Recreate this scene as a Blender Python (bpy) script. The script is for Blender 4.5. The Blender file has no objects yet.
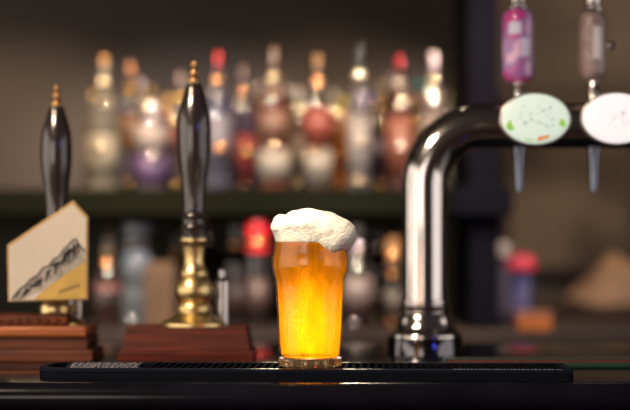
import bpy, bmesh, math, random
from mathutils import Vector, Matrix, noise
random.seed(7)
SC = bpy.context.scene
COL = SC.collection
PI = math.pi
CT = 1.10                      # counter top height
ZC = CT + 0.138                # camera height
F = 85.0 / 36.0 * 630
TILT = math.atan(43 / F)

def P(px, py, d):
    """world point seen at photo position px,py at depth d"""
    a, b = (px - 315) / F, -(py - 205) / F
    y = math.cos(TILT) - b * math.sin(TILT)
    z = math.sin(TILT) + b * math.cos(TILT)
    k = d / y
    return Vector((a * k, d, ZC + z * k))
def X(px, d): return P(px, 248, d).x
def Z(py, d): return P(315, py, d).z
def W(px, d): return px * d / F

# ------------------------------------------------------------------ materials
def newmat(name):
    m = bpy.data.materials.new(name); m.use_nodes = True
    nt = m.node_tree
    return m, nt, nt.nodes['Principled BSDF'], nt.nodes['Material Output']

def mat(name, col, rough=.5, metal=0, trans=0, coat=0, spec=.5, ior=1.5, var=0, scale=20, bump=0, bscale=200, emit=None, estr=0, stretch=None):
    m, nt, b, out = newmat(name)
    b.inputs['Base Color'].default_value = (*col, 1)
    b.inputs['Roughness'].default_value = rough
    b.inputs['Metallic'].default_value = metal
    b.inputs['Transmission Weight'].default_value = trans
    b.inputs['Coat Weight'].default_value = coat
    b.inputs['Coat Roughness'].default_value = .05
    b.inputs['Specular IOR Level'].default_value = spec
    b.inputs['IOR'].default_value = ior
    tc = nt.nodes.new('ShaderNodeTexCoord')
    mp = nt.nodes.new('ShaderNodeMapping')
    nt.links.new(tc.outputs['Object'], mp.inputs['Vector'])
    if stretch: mp.inputs['Scale'].default_value = stretch
    if var:
        n = nt.nodes.new('ShaderNodeTexNoise'); n.inputs['Scale'].default_value = scale
        n.inputs['Detail'].default_value = 6
        nt.links.new(mp.outputs[0], n.inputs['Vector'])
        r = nt.nodes.new('ShaderNodeValToRGB')
        r.color_ramp.elements[0].position = .3; r.color_ramp.elements[1].position = .7
        r.color_ramp.elements[0].color = (*[c * (1 - var) for c in col], 1)
        r.color_ramp.elements[1].color = (*[min(1, c * (1 + var)) for c in col], 1)
        nt.links.new(n.outputs['Fac'], r.inputs[0]); nt.links.new(r.outputs[0], b.inputs['Base Color'])
    if bump:
        n = nt.nodes.new('ShaderNodeTexNoise'); n.inputs['Scale'].default_value = bscale
        nt.links.new(mp.outputs[0], n.inputs['Vector'])
        bp = nt.nodes.new('ShaderNodeBump'); bp.inputs['Strength'].default_value = bump
        bp.inputs['Distance'].default_value = .001
        nt.links.new(n.outputs['Fac'], bp.inputs['Height']); nt.links.new(bp.outputs[0], b.inputs['Normal'])
    if emit:
        b.inputs['Emission Color'].default_value = (*emit, 1); b.inputs['Emission Strength'].default_value = estr
    return m

def wood(name, c1, c2, rough=.3, coat=.3):
    m, nt, b, out = newmat(name)
    tc = nt.nodes.new('ShaderNodeTexCoord'); mp = nt.nodes.new('ShaderNodeMapping')
    mp.inputs['Scale'].default_value = (3, 30, 60)
    nt.links.new(tc.outputs['Object'], mp.inputs['Vector'])
    n = nt.nodes.new('ShaderNodeTexNoise'); n.inputs['Scale'].default_value = 3; n.inputs['Detail'].default_value = 8
    n.inputs['Distortion'].default_value = 1.2
    nt.links.new(mp.outputs[0], n.inputs['Vector'])
    r = nt.nodes.new('ShaderNodeValToRGB')
    r.color_ramp.elements[0].position = .35; r.color_ramp.elements[1].position = .65
    r.color_ramp.elements[0].color = (*c1, 1); r.color_ramp.elements[1].color = (*c2, 1)
    nt.links.new(n.outputs['Fac'], r.inputs[0]); nt.links.new(r.outputs[0], b.inputs['Base Color'])
    b.inputs['Roughness'].default_value = rough; b.inputs['Coat Weight'].default_value = coat
    b.inputs['Coat Roughness'].default_value = .15; b.inputs['Specular IOR Level'].default_value = .3
    return m

M = {}
M['counter'] = mat('counter_black_lacquer', (.006, .006, .010), rough=.14, coat=.0, spec=.35, var=.4, scale=12, bump=.05, bscale=40)
M['counter_front'] = mat('counter_front_dark', (.003, .003, .006), rough=.6, spec=.1)
M['rubber'] = mat('black_rubber', (.006, .009, .019), rough=.6, spec=.08, bump=.15, bscale=900)
M['rib'] = mat('matt_rubber_ribs', (.007, .008, .012), rough=1, spec=0)
M['print'] = mat('mat_print', (.34, .33, .40), rough=.6)
M['mahogany'] = wood('mahogany', (.05, .006, .002), (.15, .022, .007), .5, .05)
M['mahogany2'] = wood('orange_oak', (.26, .06, .014), (.55, .16, .04), .45, .15)
M['mahogany3'] = wood('brown_oak', (.06, .014, .005), (.20, .05, .015), .5, .1)
M['brass'] = mat('polished_brass', (.95, .72, .34), rough=.33, metal=1, bump=.1, bscale=60)
M['brass_dull'] = mat('dull_brass', (.70, .42, .18), rough=.32, metal=1)
M['chrome'] = mat('chrome', (.82, .78, .77), rough=.12, metal=1, bump=.05, bscale=30)
M['steel'] = mat('brushed_steel', (.72, .72, .75), rough=.2, metal=1)
M['spout'] = mat('dark_steel', (.25, .28, .38), rough=.2, metal=1)
M['dark_chrome'] = mat('black_nickel', (.16, .16, .18), rough=.12, metal=1)
M['gloss_black'] = mat('gloss_black_resin', (.028, .020, .020), rough=.22, coat=1, spec=.7)
M['board'] = mat('cream_board', (.74, .66, .56), rough=.6, var=.06, scale=12)
M['board_edge'] = mat('tan_board_edge', (.55, .36, .15), rough=.6)
M['ochre'] = mat('ochre_print', (.62, .40, .10), rough=.6, var=.25, scale=25)
M['ink'] = mat('charcoal_ink', (.10, .095, .09), rough=.7)
M['ink2'] = mat('soft_grey_ink', (.44, .39, .34), rough=.7, var=.45, scale=60)

# ------------------------------------------------------------------ mesh helpers
def build(name, bm, m, parent=None, smooth=False, mats=None):
    me = bpy.data.meshes.new(name); bmesh.ops.recalc_face_normals(bm, faces=bm.faces[:])
    bm.to_mesh(me); bm.free()
    if smooth:
        for p in me.polygons: p.use_smooth = True
        if smooth != 'full':
            me.set_sharp_from_angle(angle=math.radians(38))
    for mm in (mats or [m]): me.materials.append(mm)
    o = bpy.data.objects.new(name, me); COL.objects.link(o)
    if parent: o.parent = parent
    return o
def rel(o, parent):            # o was modelled in world space: keep it there under its parent
    o.parent = parent; o.matrix_parent_inverse = parent.matrix_basis.inverted(); return o
def tag(o, label, cat, group=None, kind=None):
    if label: o['label'] = label
    if cat: o['category'] = cat
    if group: o['group'] = group
    if kind: o['kind'] = kind
    return o
def thing(name, label, cat, loc, group=None):
    o = bpy.data.objects.new(name, None); COL.objects.link(o); o.location = loc; o.empty_display_size = .02
    return tag(o, label, cat, group)
def structure(name, bm, m):
    o = build(name, bm, m); o['kind'] = 'structure'; return o
def NB(): return bmesh.new()
def box(bm, x0, x1, y0, y1, z0, z1, mi=0, bev=0, taper=0):
    vs = [bm.verts.new((x, y, z)) for z, t in ((z0, 0), (z1, taper)) for x, y in ((x0 + t, y0 + t), (x1 - t, y0 + t), (x1 - t, y1 - t), (x0 + t, y1 - t))]
    fs = [bm.faces.new([vs[i] for i in q]) for q in ((3, 2, 1, 0), (4, 5, 6, 7), (0, 1, 5, 4), (1, 2, 6, 5), (2, 3, 7, 6), (3, 0, 4, 7))]
    for f in fs: f.material_index = mi
    if bev:
        es = list({e for f in fs for e in f.edges})
        bmesh.ops.bevel(bm, geom=es, offset=bev, segments=2, profile=.5, affect='EDGES')
    return bm
def lathe(bm, prof, c=(0, 0, 0), seg=40, mi=0, axis='z', sy=1):
    rings = []
    for r, z in prof:
        ring = []
        if r < 1e-6:
            ring = [bm.verts.new((0, 0, z))]
        else:
            for i in range(seg):
                a = 2 * PI * i / seg
                ring.append(bm.verts.new((r * math.cos(a), r * math.sin(a) * sy, z)))
        rings.append(ring)
    for a, b in zip(rings, rings[1:]):
        for i in range(seg):
            j = (i + 1) % seg
            q = [a[0]] if len(a) == 1 else [a[i], a[j]]
            q += [b[0]] if len(b) == 1 else [b[j], b[i]]
            if len(q) > 2:
                f = bm.faces.new(q); f.material_index = mi
    for ring, first in ((rings[0], 1), (rings[-1], 0)):
        if len(ring) > 1:
            f = bm.faces.new(ring); f.material_index = mi
    vs = [v for r in rings for v in r]
    for v in vs:
        co = v.co.copy()
        if axis == 'y': co = Vector((co.x, -co.z, co.y))
        v.co = co + Vector(c)
    return bm
def tube(bm, pts, rad, seg=28, caps=True, mi=0):
    pts = [Vector(p) for p in pts]; rings = []
    for i, p in enumerate(pts):
        t = (pts[min(i + 1, len(pts) - 1)] - pts[max(i - 1, 0)]).normalized()
        u = t.cross(Vector((0, 1, 0)) if abs(t.y) < .9 else Vector((1, 0, 0))).normalized(); v = t.cross(u)
        r = rad(i) if callable(rad) else rad
        rings.append([bm.verts.new(p + (u * math.cos(2 * PI * k / seg) + v * math.sin(2 * PI * k / seg)) * r) for k in range(seg)])
    for a, b in zip(rings, rings[1:]):
        for k in range(seg):
            j = (k + 1) % seg; f = bm.faces.new([a[k], a[j], b[j], b[k]]); f.material_index = mi
    if caps: bm.faces.new(rings[0]); bm.faces.new(rings[-1])
    return bm
def prism(bm, pts, y0, y1, mi=0):
    """outline of (x,z) points given thickness from y0 to y1"""
    a = [bm.verts.new((x, y0, z)) for x, z in pts]; b = [bm.verts.new((x, y1, z)) for x, z in pts]
    bm.faces.new(a).material_index = mi; bm.faces.new(b[::-1]).material_index = mi
    for i in range(len(pts)):
        j = (i + 1) % len(pts); bm.faces.new([a[i], b[i], b[j], a[j]]).material_index = mi
    return bm
def slab(bm, pts, z0, z1, mi=0):
    a = [bm.verts.new((x, y, z0)) for x, y in pts]; b = [bm.verts.new((x, y, z1)) for x, y in pts]
    bm.faces.new(a[::-1]).material_index = mi; bm.faces.new(b).material_index = mi
    for i in range(len(pts)):
        j = (i + 1) % len(pts); bm.faces.new([a[i], a[j], b[j], b[i]]).material_index = mi
    return bm

# ------------------------------------------------------------------ room
RX0, RX1, RY0, RY1, RH = -3.0, 3.0, -3.0, 4.6, 2.9
wall_m = mat('dark_brown_plaster', (.105, .082, .066), rough=.85, var=.35, scale=3.5, bump=.3, bscale=30)
wall_s = mat('side_wall_paint', (.16, .12, .09), rough=.8, var=.1, scale=5)
structure('floor', box(NB(), RX0, RX1, RY0, RY1, -.1, 0), wood('floor_boards', (.05, .03, .02), (.12, .07, .04), .5, .1))
structure('ceiling', box(NB(), RX0, RX1, RY0, RY1, RH, RH + .1), mat('ceiling_paint', (.10, .085, .075), rough=.9, var=.05))
structure('wall_back', box(NB(), RX0 - .1, RX1 + .1, RY1, RY1 + .1, 0, RH), wall_m)
structure('wall_left', box(NB(), RX0 - .1, RX0, RY0, RY1, 0, RH), wall_s)
structure('wall_right', box(NB(), RX1, RX1 + .1, RY0, RY1, 0, RH), wall_s)
structure('wall_front', box(NB(), RX0 - .1, RX1 + .1, RY0 - .1, RY0, 0, RH), wall_s)

# ------------------------------------------------------------------ bar counter
t = thing('bar_counter', 'glossy black bar counter with rounded front edge carrying the pint and pumps', 'bar counter', (0, 1.8, 0))
CY0, CY1 = 1.522, 2.16
bm = NB(); pts = []
R = .016
for i in range(9):                                  # bullnose section in the y,z plane
    a = PI / 2 + PI * i / 8
    pts.append((CY0 + R + R * math.cos(a) * .9, CT - R + R * math.sin(a)))
pts += [(CY1, CT - 2 * R), (CY1, CT)]
va = [bm.verts.new((-1.9, y, z)) for y, z in pts]; vb = [bm.verts.new((1.9, y, z)) for y, z in pts]
bm.faces.new(va); bm.faces.new(vb[::-1])
for i in range(len(pts)):
    j = (i + 1) % len(pts); bm.faces.new([va[i], vb[i], vb[j], va[j]])
rel(build('worktop', bm, M['counter'], smooth=True), t)
bm = NB(); box(bm, -1.88, 1.88, CY0 + .03, CY1 - .02, .002, CT - 2 * R)
rel(build('front_panel', bm, M['counter_front']), t)
bm = NB(); tube(bm, [(-1.88, CY0 + .024, CT - .052), (1.88, CY0 + .024, CT - .052)], .007, 12)
rel(build('trim_bead', bm, M['gloss_black'], smooth='full'), t)

# ------------------------------------------------------------------ bar mat
MT = .012
th = math.radians(-2.6)
mc = Vector((X(307, 1.6), 1.602, CT))
t = thing('bar_mat', 'long black ribbed rubber bar mat under the pint of beer', 'bar mat', mc); t.rotation_euler.z = th
LX0, LX1, LY0, LY1 = -.2855, .2785, -.049, .047
def rrect(x0, x1, y0, y1, rl, rr, n=8):
    p = []
    for cx, cy, a0, r in ((x0 + rl, y0 + rl, PI, rl), (x1 - rr, y0 + rr, 1.5 * PI, rr), (x1 - rr, y1 - rr, 0, rr), (x0 + rl, y1 - rl, PI / 2, rl)):
        for k in range(n + 1):
            a = a0 + PI / 2 * k / n; p.append((cx + r * math.cos(a), cy + r * math.sin(a)))
    return p
bm = slab(NB(), rrect(LX0, LX1, LY0, LY1, .034, .005), .0002, .0075)
build('tray', bm, M['rib'], t)
outer = rrect(LX0, LX1, LY0, LY1, .034, .005); inner = rrect(LX0 + .007, LX1 - .007, LY0 + .007, LY1 - .007, .028, .003)
bm = NB(); n = len(outer)
R4 = [[bm.verts.new((x, y, z)) for x, y in pp] for pp, z in ((outer, .0075), (outer, MT), (inner, MT), (inner, .0075))]
for k in range(4):
    a, b = R4[k], R4[(k + 1) % 4]
    for i in range(n):
        j = (i + 1) % n; bm.faces.new([a[i], a[j], b[j], b[i]])
o = build('rim', bm, M['rubber'], t)
bv = o.modifiers.new('bevel', 'BEVEL'); bv.width = .0008; bv.segments = 2
bm = NB(); x = LX0 + .118
while x < LX1 - .012:
    box(bm, x, x + .0036, LY0 + .007, LY1 - .007, .0075, MT - .0003)
    x += .0080
build('ribs', bm, M['rib'], t)
bm = slab(NB(), [(LX0 + .032, LY0 + .010), (LX0 + .112, LY0 + .010), (LX0 + .100, LY1 - .010), (LX0 + .020, LY1 - .010)], .0075, MT - .0004)
build('print_panel', bm, M['rubber'], t)
bm = NB()                                          # worn white print, unreadable at this angle
for row in range(4):
    y0 = LY0 + .013 + row * .0185; x = LX0 + .036 - row * .003
    while x < LX0 + .106 - row * .002:
        w = random.uniform(.002, .0055); s = random.uniform(-.001, .002)
        slab(bm, [(x, y0), (x + w * .55, y0), (x + w * .55 + s, y0 + .013), (x + s, y0 + .013)], MT - .0004, MT - .0001)
        if random.random() < .7:
            slab(bm, [(x, y0 + .001), (x + w, y0 + .001), (x + w, y0 + .0035), (x, y0 + .0035)], MT - .0004, MT - .00015)
        x += w + random.uniform(.0008, .0022)
o = build('lettering', bm, M['print'], t); o['label'] = 'worn white lettering printed on the mat'
bm = NB(); x = .155
while x < LX1 - .012:
    w = random.uniform(.0015, .0035)
    slab(bm, [(x, LY0 + .002), (x + w, LY0 + .002), (x + w, LY0 + .0045), (x, LY0 + .0045)], MT, MT + .0003)
    x += w + random.uniform(.0008, .002)
o = build('rim_lettering', bm, M['print'], t); o['label'] = 'small white lettering along the front rim'

# ------------------------------------------------------------------ pint of beer
GX, GY, GZ = X(310.3, 1.6), 1.602, CT + MT
S = 1.6 / F
t = thing('pint_of_beer', 'full pint glass of golden beer with a white foam head spilling over its rim', 'beer', (GX, GY, GZ))
outp = [(30.6, 0), (31.2, 1.2), (31.5, 8), (32.4, 30), (33.6, 58), (34.9, 80), (35.6, 88), (36.6, 92), (38.2, 97), (39.0, 102), (39.0, 107), (38.2, 112), (37.4, 117), (37.2, 124), (37.6, 134), (38.0, 142)]
tk = 1.7
inn = [(r - tk, z) for r, z in outp if z >= 8]
inn[0] = (29.2, 9.5)
SK = .97 * S
bm = NB()
prof = [(0, .8), (26, .6)] + outp + [(37.2, 142.6)] + inn[::-1] + [(27, 8.2), (0, 7.6)]
lathe(bm, [(r * S, z * SK) for r, z in prof], seg=72)
for f in bm.faces:
    c = f.calc_center_median(); f.material_index = 1 if c.z < 8.8 * SK else 0
m, nt, b, out = newmat('thin_pint_glass')
lw = nt.nodes.new('ShaderNodeLayerWeight'); lw.inputs['Blend'].default_value = .5
pw = nt.nodes.new('ShaderNodeMath'); pw.operation = 'POWER'; pw.inputs[1].default_value = 4
fr = nt.nodes.new('ShaderNodeMath'); fr.operation = 'MULTIPLY_ADD'; fr.inputs[1].default_value = .32; fr.inputs[2].default_value = .04
nt.links.new(lw.outputs['Facing'], pw.inputs[0]); nt.links.new(pw.outputs[0], fr.inputs[0])
tr = nt.nodes.new('ShaderNodeBsdfTransparent'); tr.inputs[0].default_value = (.97, .97, .96, 1)
gl = nt.nodes.new('ShaderNodeBsdfGlossy'); gl.inputs['Roughness'].default_value = .06
mx = nt.nodes.new('ShaderNodeMixShader')
for a, bb in ((fr.outputs[0], mx.inputs[0]), (tr.outputs[0], mx.inputs[1]), (gl.outputs[0], mx.inputs[2]), (mx.outputs[0], out.inputs[0])): nt.links.new(a, bb)
n1 = nt.nodes.new('ShaderNodeTexNoise'); n1.inputs['Scale'].default_value = 260; tcn = nt.nodes.new('ShaderNodeTexCoord')
bp = nt.nodes.new('ShaderNodeBump'); bp.inputs['Strength'].default_value = .25; bp.inputs['Distance'].default_value = .001
nt.links.new(tcn.outputs['Object'], n1.inputs['Vector']); nt.links.new(n1.outputs['Fac'], bp.inputs['Height']); nt.links.new(bp.outputs[0], gl.inputs['Normal'])
M['glass_thin'] = m
M['glass_base'] = mat('glow_tinted_base_glass', (1, .86, .56), rough=.07, trans=.93, ior=1.3)  # beer glow put into the amber tint of the clear base
build('glass', bm, None, t, smooth=True, mats=[M['glass_thin'], M['glass_base']])['label'] = 'clear curved pint glass with a bulge below its rim'
# beer
m, nt, b, out = newmat('golden_beer')
nt.nodes.remove(b)
def N(k, **kw):
    n = nt.nodes.new(k)
    for a, v in kw.items(): n.inputs[a].default_value = v
    return n
refr = N('ShaderNodeBsdfRefraction', Color=(.95, .52, .03, 1), Roughness=.08, IOR=1.30)
transp = N('ShaderNodeBsdfTransparent', Color=(.95, .52, .02, 1))
trl = N('ShaderNodeBsdfTranslucent', Color=(1.0, .60, .05, 1))
dif = N('ShaderNodeBsdfDiffuse', Color=(.85, .36, .02, 1))
tc = N('ShaderNodeTexCoord'); mp = N('ShaderNodeMapping', Scale=(1, 1, .16)); nz = N('ShaderNodeTexNoise', Scale=48.0, Detail=2.5)
rp = N('ShaderNodeValToRGB'); rp.color_ramp.elements[0].position = .36; rp.color_ramp.elements[1].position = .62
rp.color_ramp.elements[0].color = (.22, .22, .22, 1); rp.color_ramp.elements[1].color = (.75, .75, .75, 1)  # upright noise streaks imitate dark refraction bands in the beer
L = nt.links.new
L(tc.outputs['Object'], mp.inputs[0]); L(mp.outputs[0], nz.inputs['Vector']); L(nz.outputs['Fac'], rp.inputs[0])
m1 = N('ShaderNodeMixShader', Fac=.5); L(refr.outputs[0], m1.inputs[1]); L(transp.outputs[0], m1.inputs[2])
m2 = N('ShaderNodeMixShader', Fac=.04); L(trl.outputs[0], m2.inputs[1]); L(dif.outputs[0], m2.inputs[2])
m3 = N('ShaderNodeMixShader'); lwb = N('ShaderNodeLayerWeight', Blend=.5); pb = N('ShaderNodeMath'); pb.operation = 'POWER'; pb.inputs[1].default_value = 2.5
sb = N('ShaderNodeMath'); sb.operation = 'MULTIPLY_ADD'; sb.inputs[1].default_value = -.75; sb.inputs[2].default_value = 1  # edge darkening put into the mix by view angle
mb = N('ShaderNodeMath'); mb.operation = 'MULTIPLY'
L(lwb.outputs['Facing'], pb.inputs[0]); L(pb.outputs[0], sb.inputs[0]); L(sb.outputs[0], mb.inputs[0]); L(rp.outputs[0], mb.inputs[1]); L(mb.outputs[0], m3.inputs[0]); L(m1.outputs[0], m3.inputs[1]); L(m2.outputs[0], m3.inputs[2])
L(m3.outputs[0], out.inputs['Surface'])
M['beer'] = m
bi = [(r - tk - .35, z) for r, z in outp if 8 < z < 126]
bprof = [(0, 9.0), (26.5, 9.3), (29.0, 11.0)] + bi + [(35.2, 126), (0, 126)]
build('beer', lathe(NB(), [(r * S, z * SK) for r, z in bprof], seg=72), M['beer'], t, smooth=True)
# fine drops and bubbles
def rad_at(z):
    for (r0, z0), (r1, z1) in zip(outp, outp[1:]):
        if z0 <= z <= z1: return r0 + (r1 - r0) * (z - z0) / (z1 - z0)
    return 38
bm = NB()
for k in range(420):
    z = random.uniform(14, 122); a = random.uniform(PI * 1.02, PI * 1.98); r = rad_at(z) * S
    c = Vector((math.cos(a) * r, math.sin(a) * r, z * SK))
    q = bmesh.ops.create_icosphere(bm, subdivisions=1, radius=random.uniform(.00022, .0006))
    for v in q['verts']: v.co = v.co + c
o = build('condensation', bm, mat('water_droplet', (1, .9, .65), rough=.05, trans=.8, ior=1.33), t, smooth='full'); o['kind'] = 'stuff'
# foam
bm = NB()
def blob(px, py, dy, r, sx=1, sy=1, sz=1):
    q = bmesh.ops.create_icosphere(bm, subdivisions=3, radius=r * S)
    for v in q['verts']:
        v.co = Vector((v.co.x * sx + (px - 310) * S, v.co.y * sy + dy * S, v.co.z * sz + (366.5 - py) * SK))
lathe(bm, [(0, 126.2 * SK), (35.0 * S, 126.2 * SK), (35.6 * S, 135 * SK), (35.8 * S, 144 * SK), (0, 144 * SK)], seg=48)
blob(307, 226, 0, 36, 1, 1, .48)
blob(285, 224, -6, 15, 1, 1.2, .62)
blob(290, 222, 6, 15, 1.1, 1.6, .7)
blob(308, 216, 0, 18, 1.0, 1.4, .62)
blob(327, 224, -4, 19, 1.2, 1.5, .66)
blob(337, 227, 4, 17, 1.0, 1.5, .75)
blob(338, 232, -18, 18, 1.02, .95, .92)
blob(332, 239, -26, 12, 1.0, .8, .95)
blob(322, 229, -24, 16, 1.1, .8, .75)
blob(304, 222, -24, 15, 1.5, .9, .55)
blob(300, 215, -12, 12, 1.3, 1.3, .7); blob(281, 220, -12, 9); blob(319, 232, -26, 11, 1.2, .8, .8); blob(326, 238, -27, 11, 1.1, .8, .9); blob(328, 224, -18, 15, 1.2, 1, .8); blob(323, 217, -4, 13, 1.3, 1.5, .7); blob(318, 216, -16, 11, 1.3, 1, .8)
m, nt, b, out = newmat('beer_foam')
b.inputs['Base Color'].default_value = (.96, .90, .78, 1); b.inputs['Roughness'].default_value = .75
b.inputs['Subsurface Weight'].default_value = .35; b.inputs['Subsurface Radius'].default_value = (.006, .004, .002); b.inputs['Subsurface Scale'].default_value = 1
tcn = nt.nodes.new('ShaderNodeTexCoord'); vo = nt.nodes.new('ShaderNodeTexVoronoi'); vo.inputs['Scale'].default_value = 650
nz = nt.nodes.new('ShaderNodeTexNoise'); nz.inputs['Scale'].default_value = 380
ad = nt.nodes.new('ShaderNodeMath'); bp = nt.nodes.new('ShaderNodeBump'); bp.inputs['Strength'].default_value = .9; bp.inputs['Distance'].default_value = .0012
for a, bb in ((tcn.outputs['Object'], vo.inputs['Vector']), (tcn.outputs['Object'], nz.inputs['Vector']), (vo.outputs['Distance'], ad.inputs[0]), (nz.outputs['Fac'], ad.inputs[1]), (ad.outputs[0], bp.inputs['Height']), (bp.outputs[0], b.inputs['Normal'])): nt.links.new(a, bb)
o = build('foam', bm, m, t, smooth='full')
rm = o.modifiers.new('remesh', 'REMESH'); rm.mode = 'VOXEL'; rm.voxel_size = .0011; rm.use_smooth_shade = True
sm = o.modifiers.new('smooth', 'SMOOTH'); sm.factor = .6; sm.iterations = 22
tx = bpy.data.textures.new('foam_lumps', 'CLOUDS'); tx.noise_scale = .005; tx.noise_depth = 3
dp = o.modifiers.new('lumps', 'DISPLACE'); dp.texture = tx; dp.strength = .0015; dp.mid_level = .5; dp.texture_coords = 'LOCAL'

# ------------------------------------------------------------------ hand pumps
def handle_parts(t, cx, cy, ztops, s):
    """ztops: function from photo row to height; s: metres per pixel"""
def pump(cpx, d, y_fin, label, hs, brass=True):
    cx = X(cpx, d); s = d / F
    z0 = Z(325.5, d)
    t = thing('beer_hand_pump', label, 'beer pump', (cx, d, z0), 'beer hand pumps on the counter')
    zz = lambda py: Z(py, d) - z0
    # finial
    f = y_fin
    pr = [(0, f), (1.8, f + .6), (3.0, f + 2.4), (3.2, f + 4.5), (2.4, f + 6.8), (1.7, f + 8), (3.4, f + 9.5), (4.3, f + 12), (3.6, f + 14.5), (2.4, f + 16), (4.4, f + 17.2), (5.4, f + 19.5), (5.2, f + 22)]
    build('finial', lathe(NB(), [(r * s, zz(y)) for r, y in pr[::-1]], seg=32), M['brass_dull'], t, smooth=True)
    hp = [(5.6, 84), (7.0, 86), (8.2, 89), (10.5, 97), (13, 106), (15.2, 116), (16.3, 127), (16.6, 138), (16.1, 150), (14.9, 162), (13.3, 174), (11.9, 186), (10.9, 197), (10.4, 207), (10.4, 214), (12, 217), (11.2, 219.5), (11.2, 225), (13, 228), (12.4, 230.5), (12.2, 234), (14, 236), (14, 238.5)]
    k = (238.5 - (y_fin + 22)) / (238.5 - 84)
    build('handle', lathe(NB(), [(r * 1.07 * s * hs, zz(238.5 - (238.5 - y) * k)) for r, y in hp[::-1]], seg=48), M['gloss_black'], t, smooth=True)['label'] = 'turned glossy black pump handle'
    bp_ = [(14.5, 238.6), (14.8, 241), (12.6, 243), (11.6, 248), (10.8, 256), (10.6, 262), (11.8, 267), (14, 271), (14.6, 274), (13.8, 277), (16, 280), (18.8, 285), (19.6, 291), (18.6, 297), (16.2, 300.5), (15.2, 302.5), (17.2, 305), (17.8, 308), (17.4, 311.5), (19, 314), (24, 317.5), (29, 320), (32, 322.5), (32.5, 325.4)]
    build('brass_stem', lathe(NB(), [(r * s * hs, zz(y)) for r, y in bp_[::-1]], seg=48), M['brass'], t, smooth=True)
    bm = NB()
    ro = W(27, d) if hs == 1 else W(17, d)
    lathe(bm, [(W(7.5, d), .0), (W(7.5, d), zz(282)), (W(4, d), zz(279)), (W(3, d), zz(276)), (W(4, d), zz(273)), (W(3, d), zz(270)), (0, zz(269))], c=(ro, .028, 0), seg=28)
    build('side_post', bm, M['steel'], t, smooth=True)['label'] = 'short polished steel post beside the pump stem'
    return t, s, z0
tp, s, z0 = pump(193.6, 1.85, 61, 'hand pump with turned black handle, bulbous brass stem and bare mahogany base', 1)
dF = 1.80
bx0, bx1 = X(118, dF), X(257, 1.90)
bm = NB(); box(bm, bx0, bx1, dF, 1.90, CT + .0003, Z(352, dF), bev=.0012)
rel(build('plinth', bm, M['mahogany']), tp)
bm = NB(); box(bm, X(121, dF), X(254, 1.9), dF + .002, 1.898, Z(352, dF), z0, taper=.0055, bev=.001)
rel(build('wooden_base', bm, M['mahogany']), tp)
# left pump, with clip
tp, s, z0 = pump(56, 1.86, 84, 'hand pump behind the cream mountain pump clip, on a carved stepped wooden base', .9)
dF = 1.802
def lbox(name, l, r, yt, yb, inset, mm, bev=.0012):
    bm = NB(); box(bm, X(l, dF), X(r, 1.905), dF + inset, 1.905 - inset, Z(yb, dF), Z(yt, dF), bev=bev)
    return rel(build(name, bm, mm), tp)
bmz = Z(325.5, 1.86)
bm = NB(); box(bm, X(-42, dF), X(105, 1.905), dF, 1.905, CT + .0003, Z(350.5, dF), bev=.0015); rel(build('plinth', bm, M['mahogany3']), tp)
lbox('lower_step', -36, 99.5, 337, 350.5, .007, M['mahogany3'])
lbox('ledge', -38, 99, 326.5, 337, .001, M['mahogany2'], .003)
bm = NB(); zt = Z(316.5, dF)
box(bm, X(-16, dF), X(79, 1.9), dF + .006, 1.90, Z(326.5, dF), zt, bev=.001)
for k in range(9):                                # carved scallops
    cxk = X(-11 + k * 9.4, dF); r = W(3.6, dF)
    lathe(bm, [(0, .0022), (r * .5, .0026), (r * .9, .0012), (r, 0)], c=(cxk, dF + .0062, (zt + Z(326.5, dF)) / 2), seg=14, axis='y')
rel(build('carved_step', bm, M['mahogany3'], smooth=True), tp)['label'] = 'carved wooden top step with round rosettes'
# pump clip board
dC = 1.795
clip = thing('pump_clip', 'cream five-sided pump clip with an inked mountain and ochre corner', 'pump clip', P(50, 302, dC))
def C_(px, py): q = P(px, py, dC); return (q.x, q.z)
ol = [(8, 302), (88, 300), (88, 217), (73, 200.5), (7, 245)]
bm = prism(NB(), [C_(*p) for p in ol], dC, dC + .007)
o = rel(build('board', bm, M['board_edge']), clip); bv = o.modifiers.new('b', 'BEVEL'); bv.width = .001; bv.segments = 2
ol2 = [(9.5, 300.5), (86, 298.5), (86, 219), (72.5, 204), (9, 247)]
rel(build('face_print', prism(NB(), [C_(*p) for p in ol2], dC - .0006, dC + .0002), M['board']), clip)
rel(build('ochre_corner', prism(NB(), [C_(*p) for p in [(34, 299.6), (86, 298.5), (86, 258), (80, 264), (72, 270), (58, 279), (46, 288)]], dC - .0010, dC - .0005), M['ochre']), clip)
bm = NB()
ridge = [(12, 299), (20, 289), (26, 285), (31, 279), (38, 275), (43, 268), (49, 266), (54, 259), (59, 257), (64, 249), (68, 246), (72, 241), (76, 239), (80, 246), (85, 251)]
low = [(85, 262), (79, 266), (72, 270), (66, 273), (60, 279), (52, 284), (46, 289), (36, 292), (28, 296), (20, 299.5)]
rel(build('mountain_wash', prism(bm, [C_(*p) for p in ridge + low], dC - .0012, dC - .0009), M['ink2']), clip)
bm = NB()
def stroke(a, b_, w):
    a = Vector(a); b_ = Vector(b_); n_ = Vector((-(b_ - a).y, (b_ - a).x)).normalized() * w / 2
    prism(bm, [C_(*(a + n_)), C_(*(b_ + n_)), C_(*(b_ - n_)), C_(*(a - n_))], dC - .0017, dC - .0012)
for a, b_ in zip(ridge, ridge[1:]): stroke(a, b_, 1.7)
for k in range(60):
    u = random.random(); i = int(u * (len(ridge) - 2)); ax, ay = ridge[i]
    ax += random.uniform(0, 5); ay += random.uniform(2, 6)
    dy = random.uniform(4, 16) * (.4 + .6 * u)
    if ay + dy > 300 - (ax - 15) * .5: dy = max(2, 300 - (ax - 15) * .5 - ay)
    if ay + dy < 298: stroke((ax, ay), (ax + random.uniform(-6, 3), ay + dy), random.uniform(.8, 2))
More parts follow.
